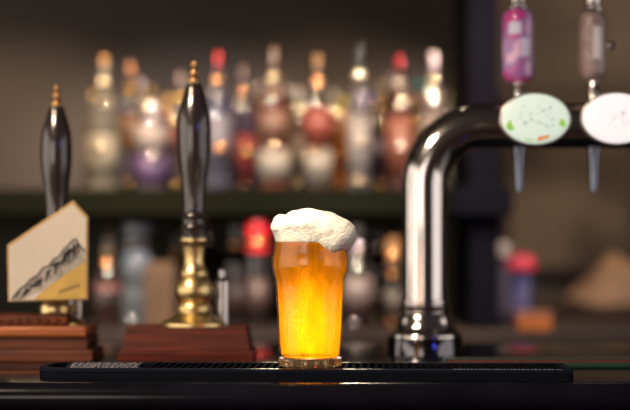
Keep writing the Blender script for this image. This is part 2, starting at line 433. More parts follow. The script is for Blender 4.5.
rel(build('mountain_drawing', bm, M['ink']), clip)
bm = NB()
for k in range(7): stroke((60 + k * 3, 293 - k * 1.1), (61.5 + k * 3, 289.5 - k), .9)
rel(build('lettering', bm, M['ink']), clip)
bm = NB(); tube(bm, [(X(56, dC), dC + .007, Z(250, dC)), (X(56, dC), 1.842, Z(250, dC))], .006, 14)
rel(build('bracket', bm, M['steel'], smooth=True), clip)

# ------------------------------------------------------------------ beer tower
dT = 1.95
tw = thing('beer_tower', 'chrome bent-pipe beer tower with two taps and oval lit badges', 'beer tower', (X(424, dT), dT, CT))
s = dT / F
rp_ = W(22.6, dT)
ax = X(424.3, dT); za = Z(126, dT); Rb = W(60, dT)
pts = [(ax, dT, Z(318, dT)), (ax, dT, Z(300, dT)), (ax, dT, Z(240, dT))]
for k in range(25):
    a = PI - PI / 2 * k / 24
    pts.append((ax + Rb + Rb * math.cos(a), dT, za - Rb + Rb * math.sin(a)))
pts += [(X(560, dT), dT, za), (X(700, dT), dT, za)]
# far half of the bridge, outside the frame
xe = X(700, dT)
for k in range(1, 25):
    a = PI / 2 - PI / 2 * k / 24
    pts.append((xe + Rb * math.cos(a), dT, za - Rb + Rb * math.sin(a)))
pts.append((xe + Rb, dT, CT + .003))
rel(build('pipe', tube(NB(), pts, rp_, 48), M['chrome'], smooth='full'), tw)
zb = lambda py: Z(py, dT)
prb = [(38.5, 362), (38.5, 338.5)]
bm = lathe(NB(), [(38.5 * s, CT + .001), (38.8 * s, zb(356)), (38.0 * s, zb(352)), (38.0 * s, zb(338)), (37.4 * s, zb(337))], c=(ax, dT, 0), seg=64)
rel(build('base_drum', bm, M['dark_chrome'], smooth=True), tw)['label'] = 'dark mirror-finish base drum'
prc = [(37.4, 337), (37.6, 335), (36.6, 332.5), (33, 330), (30.5, 327), (29, 322), (27.6, 317), (26.2, 313), (24.4, 311.5), (26.2, 309.5), (26.4, 307), (24.8, 305), (23.6, 304), (24.8, 302.5), (24.6, 300.5), (22.4, 299.5)]
bm = lathe(NB(), [(r * s, zb(y)) for r, y in prc], c=(ax, dT, 0), seg=64)
rel(build('base_collar', bm, M['chrome'], smooth=True), tw)
def labmat(name, c1, c2, c3, sc=18):
    m, nt, b, out = newmat(name)
    tc = nt.nodes.new('ShaderNodeTexCoord'); n = nt.nodes.new('ShaderNodeTexNoise'); n.inputs['Scale'].default_value = sc; n.inputs['Detail'].default_value = 1
    r = nt.nodes.new('ShaderNodeValToRGB'); r.color_ramp.elements[0].position = .38; r.color_ramp.elements[0].color = (*c1, 1)
    r.color_ramp.elements[1].position = .62; r.color_ramp.elements[1].color = (*c3, 1)
    e = r.color_ramp.elements.new(.5); e.color = (*c2, 1)
    nt.links.new(tc.outputs['Object'], n.inputs['Vector']); nt.links.new(n.outputs['Fac'], r.inputs[0]); nt.links.new(r.outputs[0], b.inputs['Base Color'])
    b.inputs['Roughness'].default_value = .3; b.inputs['Coat Weight'].default_value = .6
    return m
M['lens1'] = mat('lit_lens', (.35, .38, .34), rough=.4, emit=(.86, 1, .84), estr=.62, spec=.2)
M['lens2'] = mat('lit_lens_pink', (.35, .33, .33), rough=.4, emit=(1, .93, .93), estr=.85, spec=.2)
M['lens_rim'] = mat('lens_rim', (.5, .47, .42), rough=.3, metal=.6)
def em(name, c, k=.6): return mat(name, tuple(q * .3 for q in c), rough=.4, emit=c, estr=k, spec=.2)
def tap(cpx, hm, lens, hw, ty0, ty1, knob, n):
    cx = X(cpx, dT); y = dT
    # stem block on the pipe
    bm = lathe(NB(), [(W(7, dT), zb(108)), (W(7.5, dT), zb(103)), (W(5.5, dT), zb(100)), (W(5, dT), zb(94)), (W(7, dT), zb(91)), (W(5, dT), zb(87)), (W(4.4, dT), zb(ty1))], c=(cx, y, 0), seg=28)
    st = rel(build('tap_stem', bm, M['chrome'], smooth=True), tw)
    bm = lathe(NB(), [(W(4.5, dT), zb(ty1 + .2)), (W(hw - 4, dT), zb(ty1 - 2)), (W(hw - .6, dT), zb(ty1 - 7)), (W(hw, dT), zb(ty1 - 9)), (W(hw, dT), zb(ty0 + 8)), (W(hw - .8, dT), zb(ty0 + 5)), (W(hw - 3, dT), zb(ty0 + 1)), (W(5, dT), zb(ty0))], c=(cx, y, 0), seg=40)
    hd = rel(build('tap_handle', bm, hm, smooth=True), tw); hd['label'] = ('magenta and violet printed' if n == 0 else 'brown and cream printed') + ' cylindrical tap handle'
    bm = lathe(NB(), [(W(5, dT), zb(ty0 - .1)), (W(9, dT), zb(ty0 - 2)), (W(9.5, dT), zb(ty0 - 4)), (W(5.5, dT), zb(ty0 - 5.5)), (W(7.5, dT), zb(ty0 - 9)), (W(7.5, dT), zb(ty0 - 14)), (W(4, dT), zb(ty0 - 17)), (0, zb(ty0 - 18))], c=(cx, y, 0), seg=28)
    c_ = build('handle_cap', bm, M['chrome'], smooth=True); c_.parent = hd
    bm = NB()
    if n == 0:
        for (a0, a1, z_0, z_1, c) in ((-2.2, -.9, 26, 44, (.75, .10, .35)), (-1.7, -.7, 46, 66, (.16, .30, .75)), (-2.5, -1.9, 50, 74, (.75, .45, .12)), (-1.9, -1.0, 18, 25, (.85, .75, .9)), (-1.3, -.8, 62, 74, (.8, .2, .6))):
            pass
    spots = [(-2.3, -1.5, 24, 36), (-1.5, -.9, 40, 58)] if n == 0 else [(-1.75, -1.15, 28, 60)]
    for a0, a1, y0, y1 in spots:                  # printed patches, wrapped around the handle
        g = [[None] * 9 for _ in range(2)]
        for j, yy in enumerate((y1, y0)):
            for i in range(9):
                a = a0 + (a1 - a0) * i / 8; r = W(hw, dT) + .0004
                g[j][i] = bm.verts.new((cx + r * math.cos(a), y + r * math.sin(a), zb(yy)))
        for i in range(8): bm.faces.new([g[0][i], g[0][i + 1], g[1][i + 1], g[1][i]])
    p_ = build('print_patch', bm, mat('patch_%d' % n, (.72, .70, .92) if n == 0 else (.85, .80, .82), rough=.3), smooth=True); p_.parent = hd
    if knob:
        bm = lathe(NB(), [(0, .0), (W(2.6, dT), .001), (W(4.2, dT), .006), (W(3.6, dT), .010), (0, .012)], seg=20)
        for v in bm.verts: v.co = Vector((v.co.z + cx + W(hw - 1, dT), v.co.y + y - .004, v.co.x + zb(46)))
        k_ = build('side_knob', bm, M['chrome'], smooth=True); k_.parent = hd
    # spout under the pipe
    sp = []
    bm = lathe(NB(), [(W(3.4, dT), zb(191)), (W(4.2, dT), zb(178)), (W(5.2, dT), zb(160)), (W(6.5, dT), zb(150)), (W(7.2, dT), zb(144)), (W(7.2, dT), zb(140))], c=(cx, y, 0), seg=28)
    rel(build('spout', bm, M['spout'], smooth=True), tw)
    # arm reaching forward to the oval badge
    dB = 1.80
    bx, bz = cx, zb(119 if n == 0 else 118)
    bz = Z(119 if n == 0 else 118.5, dB)
    bm = tube(NB(), [(bx, y - rp_ * .9, bz), (bx, dB + .0095, bz)], W(9, dT), 24)
    rel(build('badge_mount', bm, M['chrome'], smooth=True), tw)
    a_, b_ = W(35.6, dB), W(26.4, dB)
    bm = NB(); seg = 56
    def oval(sc, yy): return [bm.verts.new((bx + a_ * sc * math.cos(2 * PI * i / seg), yy, bz + b_ * sc * math.sin(2 * PI * i / seg))) for i in range(seg)]
    prf = [(1.0, dB + .009), (1.02, dB + .004), (1.0, dB), (.955, dB - .001)]
    rg = [oval(a, b2) for a, b2 in prf]
    for u, v in zip(rg, rg[1:]):
        for i in range(seg): bm.faces.new([u[i], u[(i + 1) % seg], v[(i + 1) % seg], v[i]])
    bm.faces.new(rg[0]); bm.faces.new(rg[-1])
    bd = rel(build('oval_badge', bm, M['lens_rim'], smooth=True), tw)
    bd['label'] = 'lit oval badge with green and orange leaves' if n == 0 else 'bright white lit oval badge'
    bm = NB(); rg = [oval(a, b2) for a, b2 in ((.955, dB - .0008), (.95, dB - .002), (.80, dB - .0045), (.5, dB - .0065), (.2, dB - .0072))]
    for u, v in zip(rg, rg[1:]):
        for i in range(seg): bm.faces.new([u[i], u[(i + 1) % seg], v[(i + 1) % seg], v[i]])
    bm.faces.new(rg[0]); bm.faces.new(rg[-1])
    f_ = build('lit_face', bm, lens, smooth='full'); f_.parent = bd
    ctr = X(315, dB)
    def mark(name, dots, mm):
        bm = NB()
        for (u, v, ru, rv, ang) in dots:        # offsets in pixels from the badge centre
            q = []
            for i in range(12):
                a = 2 * PI * i / 12; k = 1 + .15 * math.sin(3 * a)
                q.append((ru * k * math.cos(a) * math.cos(ang) - rv * k * math.sin(a) * math.sin(ang), ru * k * math.cos(a) * math.sin(ang) + rv * k * math.sin(a) * math.cos(ang)))
            e = min(1, math.hypot(u / 35.6, v / 26.4)); dep = .0072 * (1 - e ** 2.2)
            prism(bm, [(bx + W(u + x_, dB), bz - W(v + y_, dB)) for x_, y_ in q], dB - dep - .0016, dB - dep + .001)
        o = build(name, bm, mm); o.parent = bd
    if n == 0:
        lg = em('leaf_green', (.45, .85, .12), .5)
        for lf in ((-25, 6, 4, 6.5, .3), (25, 4, 5.5, 3.4, .6), (-6, 20.5, 5, 1.6, .1)): mark('green_leaf', [lf], lg)
        mark('orange_fruit', [(7, 18.5, 6.5, 2.8, -.35)], em('fruit_orange', (.95, .30, .05), .6))
    random.seed(5 + n)
    mark('lettering', [(random.uniform(-17, 17), random.uniform(-12, 10), random.uniform(.8, 2), random.uniform(.4, .8), random.uniform(-.5, .5)) for _ in range(26)], em('faint_grey_print', (.55, .68, .60) if n == 0 else (.80, .72, .74), .45 if n == 0 else .6))
tap(519, labmat('magenta_print', (.60, .05, .30), (.34, .20, .50), (.80, .50, .75), 40), M['lens1'], 15.8, 10.5, 83, False, 0)
tap(594, labmat('brown_print', (.30, .20, .18), (.42, .33, .32), (.34, .22, .20), 45), M['lens2'], 13.6, 13, 81, True, 1)

# ------------------------------------------------------------------ bar towel on the right
def stripes(name):
    m, nt, b, out = newmat(name)
    tc = nt.nodes.new('ShaderNodeTexCoord'); sx = nt.nodes.new('ShaderNodeSeparateXYZ'); mr = nt.nodes.new('ShaderNodeMapRange')
    mr.inputs['From Min'].default_value = -.04; mr.inputs['From Max'].default_value = .04
    r = nt.nodes.new('ShaderNodeValToRGB'); r.color_ramp.interpolation = 'CONSTANT'
    els = [(0, (.006, .045, .028)), (.06, (.17, .02, .02)), (.45, (.01, .035, .02)), (.7, (.04, .08, .07)), (.9, (.10, .13, .12))]
    r.color_ramp.elements[0].color = (*els[0][1], 1)
    r.color_ramp.elements[1].position = els[1][0]; r.color_ramp.elements[1].color = (*els[1][1], 1)
    for p_, c in els[2:]: e = r.color_ramp.elements.new(p_); e.color = (*c, 1)
    L = nt.links.new
    L(tc.outputs['Object'], sx.inputs[0]); L(sx.outputs['Y'], mr.inputs[0]); L(mr.outputs[0], r.inputs[0]); L(r.outputs[0], b.inputs['Base Color'])
    b.inputs['Roughness'].default_value = .7
    return m
bm = NB(); x0, x1 = X(446, 1.74), X(720, 1.74)
box(bm, x0 - 0, x1, 0, .08, 0, .0068, bev=.002)
c0 = Vector(((x0 + x1) / 2, 1.745, CT + .0003))
for v in bm.verts: v.co -= Vector((c0.x, .04, 0))
o = build('bar_towel', bm, stripes('striped_terry')); o.location = c0
tag(o, 'flat green and red striped bar towel lying behind the mat', 'bar towel')

# ------------------------------------------------------------------ back bar
BZ = 1.078                     # back worktop
cab = thing('back_bar_cabinet', 'dark back bar cabinet with long bottle shelf and black pillar', 'cabinet', (-.35, 3.1, 0))
back_m = mat('back_panel_olive', (.032, .024, .020), rough=.7, var=.2, scale=2.5)
back_l = mat('lower_back_panel', (.036, .034, .022), rough=.7, var=.2, scale=3)
shelf_m = mat('shelf_dark_green', (.005, .006, .003), rough=.8, spec=.03, var=.15, scale=6)
black_m = mat('cabinet_black', (.0035, .0035, .007), rough=.9, spec=.05)
work_m = mat('back_worktop_grey', (.026, .020, .018), rough=.55, spec=.15, var=.2, scale=7)
CX0, CX1 = X(-220, 3.0), X(470.5, 3.0)
def cpart(name, mm, *a, **k): return rel(build(name, box(NB(), *a, **k), mm), cab)
ZS0, ZS1 = Z(214.5, 2.98), Z(189, 2.98)
cpart('upper_back_panel', back_m, CX0, CX1, 3.36, 3.38, ZS0 + .01, 2.6)
cpart('lower_back_panel', back_l, CX0, CX1, 3.362, 3.38, BZ, ZS0 + .01)
cpart('bottle_shelf', shelf_m, CX0, CX1, 2.98, 3.36, ZS0, ZS1, bev=.002)
cpart('worktop', work_m, CX0, CX1 + .9, 2.84, 3.36, BZ - .045, BZ, bev=.003)
cpart('lower_cupboard', black_m, CX0, CX1 + .88, 2.87, 3.34, .002, BZ - .045)
pl = cpart('pillar', black_m, X(470, 2.96), X(499, 2.96), 2.96, 3.30, BZ, 2.6, bev=.004)
cpart('pillar_capital', black_m, X(452, 2.93), X(514, 2.93), 2.93, 3.02, Z(216, 2.93), Z(186, 2.93), bev=.006)
cpart('side_panel', black_m, CX0 - .03, CX0, 3.25, 3.38, .002, 2.6)

# ------------------------------------------------------------------ bottles
_mc = {}
def gm(c, tr=0, rough=.08, coat=.5, metal=0):
    k = (c, tr, rough, metal)
    if k not in _mc: _mc[k] = mat('bottle_tone_%02d' % len(_mc), c, rough=rough, trans=tr, coat=coat, metal=metal)
    return _mc[k]
def bottle(name, px, d, ptop, r_px, base, label, cat, gc, cc, lc=None, lrange=(.12, .42), shape='spirit', group=None, l2=None, tr=0, cap_frac=.10, rough=.1, neck=.34, rings=0, metal_cap=1):
    x = X(px, d); h = Z(ptop, d) - base; r = W(r_px, d)
    t = thing(name, label, cat, (x, d, base + .0004), group)
    nr = r * neck; ch = h * cap_frac
    if shape == 'spirit':
        pr = [(0, .002), (r * .6, 0), (r * .94, 0), (r, .005), (r, h * .60), (r * .97, h * .64), (r * .8, h * .69), (nr * 1.25, h * .745), (nr, h * .79), (nr, h - ch)]
    elif shape == 'wine':
        pr = [(0, .002), (r * .94, 0), (r, .005), (r, h * .56), (r * .9, h * .63), (r * .6, h * .70), (nr, h * .77), (nr * .95, h - ch)]
    elif shape == 'square':
        pr = [(0, .002), (r * .94, 0), (r, .004), (r, h * .66), (r * .92, h * .71), (nr * 1.1, h * .74), (nr, h * .76), (nr, h - ch)]
    else:   # jar / round
        pr = [(0, .002), (r * .8, 0), (r, h * .12), (r * 1.04, h * .35), (r, h * .58), (r * .7, h * .74), (nr * 1.2, h * .82), (nr, h - ch)]
    seg = 32
    if rings or base > 1.2:
        rings = rings or .026 + (px % 7) * .003
        q0 = [(rr, z) for rr, z in pr if z <= .006]; q1 = [(rr, z) for rr, z in pr if z > .006]
        zt = q1[0][1]; n_ = int((zt - .01) / .0026)
        q0 += [(r * .985 + .0011 * math.sin(2 * PI * (.01 + (zt - .01) * i / n_) / rings), .01 + (zt - .01) * i / n_) for i in range(n_)]
        pr = q0 + q1
    bm = lathe(NB(), pr, seg=seg)
    build('bottle_body' if 'can' not in name else 'body', bm, gm(tuple(c * (.14 if base > 1.2 else .10) for c in gc), tr, .05, coat=1), t, smooth=True)
    bm = lathe(NB(), [(nr * 1.12, h - ch), (nr * 1.28, h - ch * .97), (nr * 1.28, h - ch * .12), (nr * 1.1, h), (0, h)], seg=24)
    build('cap', bm, gm(tuple(q * (.38 if base > 1.2 else (.7 if 'red_lid' in name else .3)) for q in cc), 0, .3, metal=1 if metal_cap and base > 1.2 else 0), t, smooth=True)
    for j, (c, (f0, f1)) in enumerate([(lc, lrange)] + ([l2] if l2 else [])):
        if c is None: continue
        bm = NB(); g = [[], []]
        for k, ff in enumerate((f0, f1)):
            for i in range(25):
                a = PI * (1.5 - .42) + 2 * PI * .42 * i / 24
                g[k].append(bm.verts.new(((r + .0005) * math.cos(a), (r + .0005) * math.sin(a), h * ff)))
        for i in range(24): bm.faces.new([g[0][i], g[0][i + 1], g[1][i + 1], g[1][i]])
        o = build('paper_label', bm, gm(tuple(q * (.22 if base > 1.2 else .16) for q in c), 0, .5, 0), t, smooth=True)
        sd = o.modifiers.new('t', 'SOLIDIFY'); sd.thickness = .0003
    if True:
        fm = gm(GLINT_TONES[int(px) % len(GLINT_TONES)], 0, .16, metal=1)
        zf = h * .80
        build('glint_band', lathe(NB(), [(nr * 1.02, zf - .010), (nr * 1.25, zf - .008), (nr * 1.5, zf - .002), (nr * 1.5, zf + .003), (nr * 1.2, zf + .009), (nr * 1.02, zf + .010)], seg=24), fm, t, smooth='full')  # metal band added on each neck to catch a bright glint
        for j, ff in enumerate([(.31, .63), (.05, .58), (.29,), (.06, .32)][int(px) % 4] if base > 1.2 or px % 2 else ()):
            bm = NB(); rs = .0085 + .002 * ((px + j) % 3)
            lathe(bm, [(rs, 0), (rs * .97, rs * .2), (rs * .8, rs * .5), (rs * .5, rs * .78), (rs * .2, rs * .9), (0, rs * .93)], c=((((px * 7 + j * 13) % 11) - 5) * r * .07, -r * .96, h * ff), seg=20, axis='y')
            build('glint_dome', bm, fm, t, smooth='full')  # metal domes added on bottle fronts for more bright glints
    return t
GLINT_TONES = [(.95, .85, .75), (.95, .60, .18), (.9, .85, .9), (.95, .45, .20), (.95, .80, .55)]  # metal tones of the added glint bands and domes
US = ZS1
G1 = 'spirit bottles on the upper shelf'
B = lambda *a, **k: bottle('spirit_bottle', *a, group=G1, **k)
fr_, bk = 3.05, 3.17
B(104, fr_, 56, 15, US, 'clear bottle with tan stopper and cream label, leftmost on the upper shelf', 'bottle', (.55, .50, .40), (.42, .24, .11), (.62, .55, .42), (.10, .40), cap_frac=.08, rings=.02)
B(131, bk, 63, 14, US, 'bottle with copper cap and orange label beside the leftmost shelf bottle', 'bottle', (.30, .20, .26), (.50, .24, .12), (.58, .28, .10), (.34, .58))
B(152, fr_, 86, 17, US, 'stout lilac bottle with white upper label left of the centre pump handle', 'bottle', (.36, .26, .36), (.50, .32, .12), (.68, .58, .56), (.36, .62), l2=((.22, .12, .36), (.05, .33)))
B(181, bk, 74, 13, US, 'bottle with red shoulder label partly hidden by the centre pump handle', 'bottle', (.28, .20, .24), (.35, .25, .22), (.50, .12, .08), (.34, .55))
B(218, fr_, 53, 15, US, 'slate blue bottle with red cap just right of the centre pump handle', 'bottle', (.22, .22, .36), (.42, .045, .045), (.34, .33, .46), (.15, .55))
B(243, bk, 68, 13, US, 'lavender bottle with small red label between red-capped and whisky bottles', 'bottle', (.22, .16, .28), (.25, .18, .16), (.60, .05, .05), (.10, .45))
B(274, fr_, 50, 17, US, 'amber whisky bottle with a square white label behind the foam', 'bottle', (.36, .11, .055), (.22, .17, .13), (.80, .72, .62), (.07, .28), l2=((.42, .20, .13), (.34, .56)))
B(299, bk, 90, 12, US, 'short pinkish bottle behind the whisky and the red-and-white labels', 'bottle', (.42, .32, .30), (.45, .40, .34), (.50, .38, .36), (.2, .55), cap_frac=.14)
B(318, fr_, 56, 15, US, 'bottle with tan cap, red upper label and white lower label', 'bottle', (.20, .12, .09), (.45, .26, .13), (.56, .08, .04), (.34, .60), l2=((.62, .55, .45), (.05, .30)))
B(343, bk, 98, 12, US, 'small bright orange liqueur bottle behind the red and white labelled one', 'bottle', (.90, .28, .02), (.55, .40, .08), None, cap_frac=.12)
B(359, fr_, 48, 12, US, 'slim pale bottle with dark cap and white label, right of the orange one', 'bottle', (.40, .34, .36), (.05, .05, .07), (.60, .55, .52), (.08, .52), neck=.4, rings=.02)
B(381, bk, 84, 14, US, 'dark plum bottle with dull olive cap behind the slim pale one', 'bottle', (.10, .06, .13), (.28, .24, .16), (.12, .08, .20), (.2, .5))
B(400, fr_, 57, 14, US, 'red-capped bottle with rust orange label beside the beer tower bend', 'bottle', (.26, .09, .07), (.36, .03, .04), (.55, .16, .09), (.08, .55), rings=.02)
B(421, bk, 82, 13, US, 'bottle with teal cap left of the beer tower bend', 'bottle', (.38, .26, .24), (.03, .22, .24), (.52, .38, .34), (.2, .55))
B(434, 3.045, 54, 14, US, 'pale pink bottle with tall whitish stopper above the tower bend', 'bottle', (.50, .38, .36), (.55, .46, .47), (.60, .48, .44), (.12, .55), cap_frac=.17, neck=.45)
B(450, 3.16, 94, 8, US, 'greenish bottle seen inside the tower bend, beside the pillar', 'bottle', (.14, .24, .16), (.25, .22, .12), (.40, .42, .30), (.05, .25))
DR = 3.275
for px_, tp_, r_, c1, c2, c3, lb in (
    (93, 92, 9, (.5, .4, .25), (.8, .55, .2), (.40, .30, .18), 'narrow straw coloured bottle in the back row at the shelf left end'),
    (118, 100, 10, (.4, .3, .25), (.6, .5, .45), (.50, .36, .26), 'beige back-row bottle between the two leftmost shelf bottles'),
    (141, 80, 10, (.5, .35, .3), (.45, .4, .42), (.56, .40, .36), 'rosy back-row bottle left of the stout lilac one'),
    (168, 96, 10, (.4, .3, .4), (.85, .5, .15), (.50, .22, .14), 'back-row bottle with gold cap left of the centre pump handle'),
    (231, 100, 9, (.3, .3, .5), (.5, .4, .4), (.36, .34, .55), 'pale violet back-row bottle between the slate and lavender ones'),
    (258, 84, 10, (.4, .3, .3), (.5, .42, .36), (.60, .45, .40), 'cream back-row bottle left of the amber whisky bottle'),
    (287, 86, 9, (.5, .4, .4), (.6, .55, .5), (.45, .36, .36), 'grey back-row bottle right of the amber whisky bottle'),
    (334, 92, 9, (.4, .25, .2), (.5, .5, .42), (.50, .26, .2), 'rust back-row bottle left of the small orange liqueur'),
    (371, 96, 8, (.25, .22, .5), (.3, .3, .6), (.22, .18, .45), 'indigo back-row bottle right of the slim pale one'),
    (391, 76, 8, (.3, .15, .2), (.3, .25, .25), (.30, .14, .2), 'wine-dark back-row bottle left of the red-capped one'),
    (411, 94, 8, (.4, .2, .15), (.6, .4, .3), (.55, .28, .18), 'copper back-row bottle right of the red-capped one')):
    B(px_, DR, tp_, r_, US, lb, 'bottle', c1, c2, c3, (.1, .55))
LS = BZ
G2 = 'bottles and jars on the back worktop'
def Bl(name, cat, *a, **k): a = list(a); a.insert(5, a.pop(4)); return bottle(name, a[0], a[1], a[2], a[3], LS, a[4], cat, *a[5:], group=G2, **k)
def BL(name, cat, px, d, top, r, lab, gc, cc, lc=None, lr=(.15, .5), **k):
    return bottle(name, px, d, top, r, LS, lab, cat, gc, cc, lc, lr, group=G2, **k)
BL('small_bottle', 'bottle', 108, 2.98, 248, 14, 'bottle with pink label on the worktop right of the pump clip', (.20, .13, .12), (.30, .24, .15), (.48, .14, .16), (.15, .55), shape='round')
BL('tall_jar', 'jar', 137, 3.10, 224, 15, 'pale blue-white jar on the worktop, left of the centre pump', (.9, 1.1, 1.3), (.8, 1.0, 1.15), (1.0, 1.2, 1.4), (.4, .72), shape='square', neck=.8)
BL('small_bottle', 'bottle', 112, 3.24, 222, 11, 'brown bottle with dull copper cap behind the pink labelled bottle', (.14, .09, .06), (.32, .19, .11), None, shape='wine', cap_frac=.2, neck=.6)
BL('small_bottle', 'bottle', 178, 3.2, 236, 14, 'dark bottle partly hidden behind the centre pump stem', (.05, .05, .045), (.16, .14, .13), (.16, .10, .08), (.1, .5))
BL('small_bottle', 'bottle', 207, 3.2, 218, 15, 'maroon bottle between the centre pump and the dark labelled bottle', (.09, .035, .04), (.26, .08, .07), (.14, .07, .08), (.2, .6), shape='wine')
BL('small_bottle', 'bottle', 238, 3.14, 226, 16, 'dark violet bottle with brown label left of the red lidded jar', (.05, .045, .07), (.14, .14, .18), (.20, .10, .085), (.08, .45), shape='spirit', neck=.5)
BL('red_lidded_jar', 'jar', 258, 3.02, 221, 12, 'jar with a large bright red lid left of the foam', (.08, .06, .07), (.85, .02, .03), (.32, .18, .17), (.1, .45), shape='square', cap_frac=.30, neck=.75)
BL('small_bottle', 'bottle', 357, 3.0, 226, 16, 'bottle with white label banded red just right of the pint', (.05, .04, .05), (.10, .09, .10), (.58, .45, .42), (.13, .50), l2=((.45, .13, .12), (.13, .24)), shape='wine')
BL('small_bottle', 'bottle', 379, 3.16, 228, 12, 'slim black bottle with grey cap next to the pale tubs', (.03, .03, .035), (.26, .22, .20), (.14, .11, .10), (.1, .5), shape='wine')
BL('small_bottle', 'bottle', 393, 3.02, 238, 9, 'narrow bottle with orange neck band left of the tower pipe', (.06, .05, .05), (.75, .38, .13), (.30, .24, .2), (.1, .42), cap_frac=.28, neck=.62)
# carton and pale block
t = thing('tan_carton', 'tan cardboard carton on the back worktop behind the centre pump stem', 'carton', (X(161, 3.05), 3.05, BZ + .0003))
w = W(15, 3.0); hh = Z(268, 3.0) - BZ
bm = box(NB(), -w, w, -.03, .035, 0, hh, bev=.001); build('carton_body', bm, mat('tan_card', (.06, .034, .018), rough=.7, var=.15), t)
bm = box(NB(), -w * .9, w * .9, -.002, .002, hh, hh + .012); build('top_flap', bm, mat('card_flap', (.10, .06, .03), rough=.7), t)

# right-hand corner: jar, orange tin, cloth sack on the far counter
t = thing('pink_lidded_jar', 'dark blue jar with a bright pink domed lid right of the pillar', 'jar', (X(521, 3.04), 3.04, BZ + .0004))
h = Z(254, 3.04) - BZ; r = W(12, 3.04)
bm = lathe(NB(), [(0, .001), (r * .9, 0), (r, .006), (r * .9, h * .3), (r, h * .62), (r * .8, h * .72), (r * .7, h * .76)], seg=32)
build('jar_body', bm, gm((.05, .05, .13), 0, .15), t, smooth=True)
bm = lathe(NB(), [(r * .7, h * .761), (r * 1.22, h * .77), (r * 1.28, h * .86), (r * 1.0, h * .95), (r * .5, h), (0, h)], seg=32)
build('domed_lid', bm, mat('pink_lid', (.40, .025, .05), rough=.6), t, smooth=True)['label'] = 'bright pink domed lid'
t = thing('small_bottle', 'small bottle with whitish cap standing between pillar and pink lidded jar', 'bottle', (X(504, 3.2), 3.2, BZ + .0004), G2)
h = Z(242, 3.2) - BZ; r = W(8, 3.2)
build('bottle_body', lathe(NB(), [(0, 0), (r, .0), (r, h * .6), (r * .4, h * .75), (r * .4, h * .82)], seg=24), gm((.06, .05, .07), 0, .2), t, smooth=True)
build('cap', lathe(NB(), [(r * .7, h * .82), (r * .8, h * .85), (r * .7, h), (0, h)], seg=24), gm((.45, .38, .33), 0, .4), t, smooth=True)
t = thing('copper_tin', 'orange-brown rectangular tin lying in front of the pink lidded jar', 'tin', (X(534, 2.9), 2.9, BZ - .0002 + .0005))
hh = Z(325, 2.88) - BZ
bm = box(NB(), X(517, 2.88) - t.location.x, X(551, 2.88) - t.location.x, -.03, .03, 0, max(hh, .03), bev=.003); build('tin_body', bm, mat('copper_orange', (.24, .07, .018), rough=.4, var=.2), t)
bm = box(NB(), X(516, 2.88) - t.location.x, X(552, 2.88) - t.location.x, -.032, .032, max(hh, .03), max(hh, .03) + .006, bev=.002); build('lid', bm, mat('copper_lid', (.18, .065, .025), rough=.4), t)
# far table with a heap of tan cloth
ft = thing('side_table', 'dark wooden side table in the right corner behind the tower', 'table', (X(610, 3.9), 3.95, 0))
TZ = Z(308, 3.9)
def fpart(name, *a, **k): return rel(build(name, box(NB(), *a, **k), wood('table_dark_' + name, (.02, .012, .01), (.06, .03, .02))), ft)
fpart('table_top', X(552, 3.7), X(720, 3.7), 3.7, 4.3, TZ - .05, TZ, bev=.004)
for sx_ in (X(556, 3.7), X(700, 3.7)):
    for sy_ in (3.72, 4.22): fpart('leg', sx_, sx_ + .05, sy_, sy_ + .05, .001, TZ - .05)
fpart('apron', X(556, 3.7) + .05, X(700, 3.7), 3.73, 3.75, TZ - .17, TZ - .05)
bm = NB()
prof = [(562, 306), (572, 296), (585, 284), (598, 268), (612, 255), (622, 254), (634, 262), (648, 275), (662, 296), (668, 306)]
q = [(P(a, b_, 3.95).x, max(P(a, b_, 3.95).z, TZ + .001)) for a, b_ in prof]
nl = 9; rows = []
cxm = sum(a for a, b_ in q) / len(q)
for j in range(nl):
    v = -1 + 2 * j / (nl - 1); k = math.sqrt(max(0, 1 - v * v)) * .9 + .1
    rows.append([bm.verts.new((cxm + (a - cxm) * (.55 + .45 * k), 3.98 + v * .17, TZ + .001 + (b_ - TZ) * k * (1 + .12 * math.sin(5 * j + i * 1.7)))) for i, (a, b_) in enumerate(q)])
for a, b_ in zip(rows, rows[1:]):
    for i in range(len(q) - 1): bm.faces.new([a[i], a[i + 1], b_[i + 1], b_[i]])
for r_ in (rows[0], rows[-1]): bm.faces.new(r_)
bm.faces.new([r_[0] for r_ in rows] + [r_[-1] for r_ in rows[::-1]])
o = build('cloth_sack', bm, mat('tan_cloth', (.36, .22, .13), rough=.8, var=.3, scale=12), smooth='full')
ss = o.modifiers.new('s', 'SUBSURF'); ss.levels = 2; ss.render_levels = 2
tag(o, 'slumped tan cloth sack on the side table in the right corner', 'sack')
t = thing('wall_panel', 'dim brown framed picture hanging on the back wall right of the pillar', 'picture', (X(575, 4.5), 4.58, Z(180, 4.5)))
w, h = W(62, 4.55), W(85, 4.55)
bm = box(NB(), -w, w, -.012, .012, -h, h); build('canvas', bm, labmat('mottled_canvas', (.06, .042, .03), (.13, .10, .075), (.25, .19, .14), 3.2), t)
t.children[0].data.materials[0].node_tree.nodes['Principled BSDF'].inputs['Coat Weight'].default_value = 0
t.children[0].data.materials[0].node_tree.nodes['Principled BSDF'].inputs['Roughness'].default_value = .8
t['category'] = 'picture'; t.name = 'framed_picture'
bm = NB()
for a in ((-w - .02, w + .02, h, h + .025), (-w - .02, w + .02, -h - .025, -h), (-w - .02, -w, -h, h), (w, w + .02, -h, h)):
    box(bm, a[0], a[1], -.018, .014, a[2], a[3])
build('frame', bm, mat('dark_frame', (.05, .035, .025), rough=.5), t)

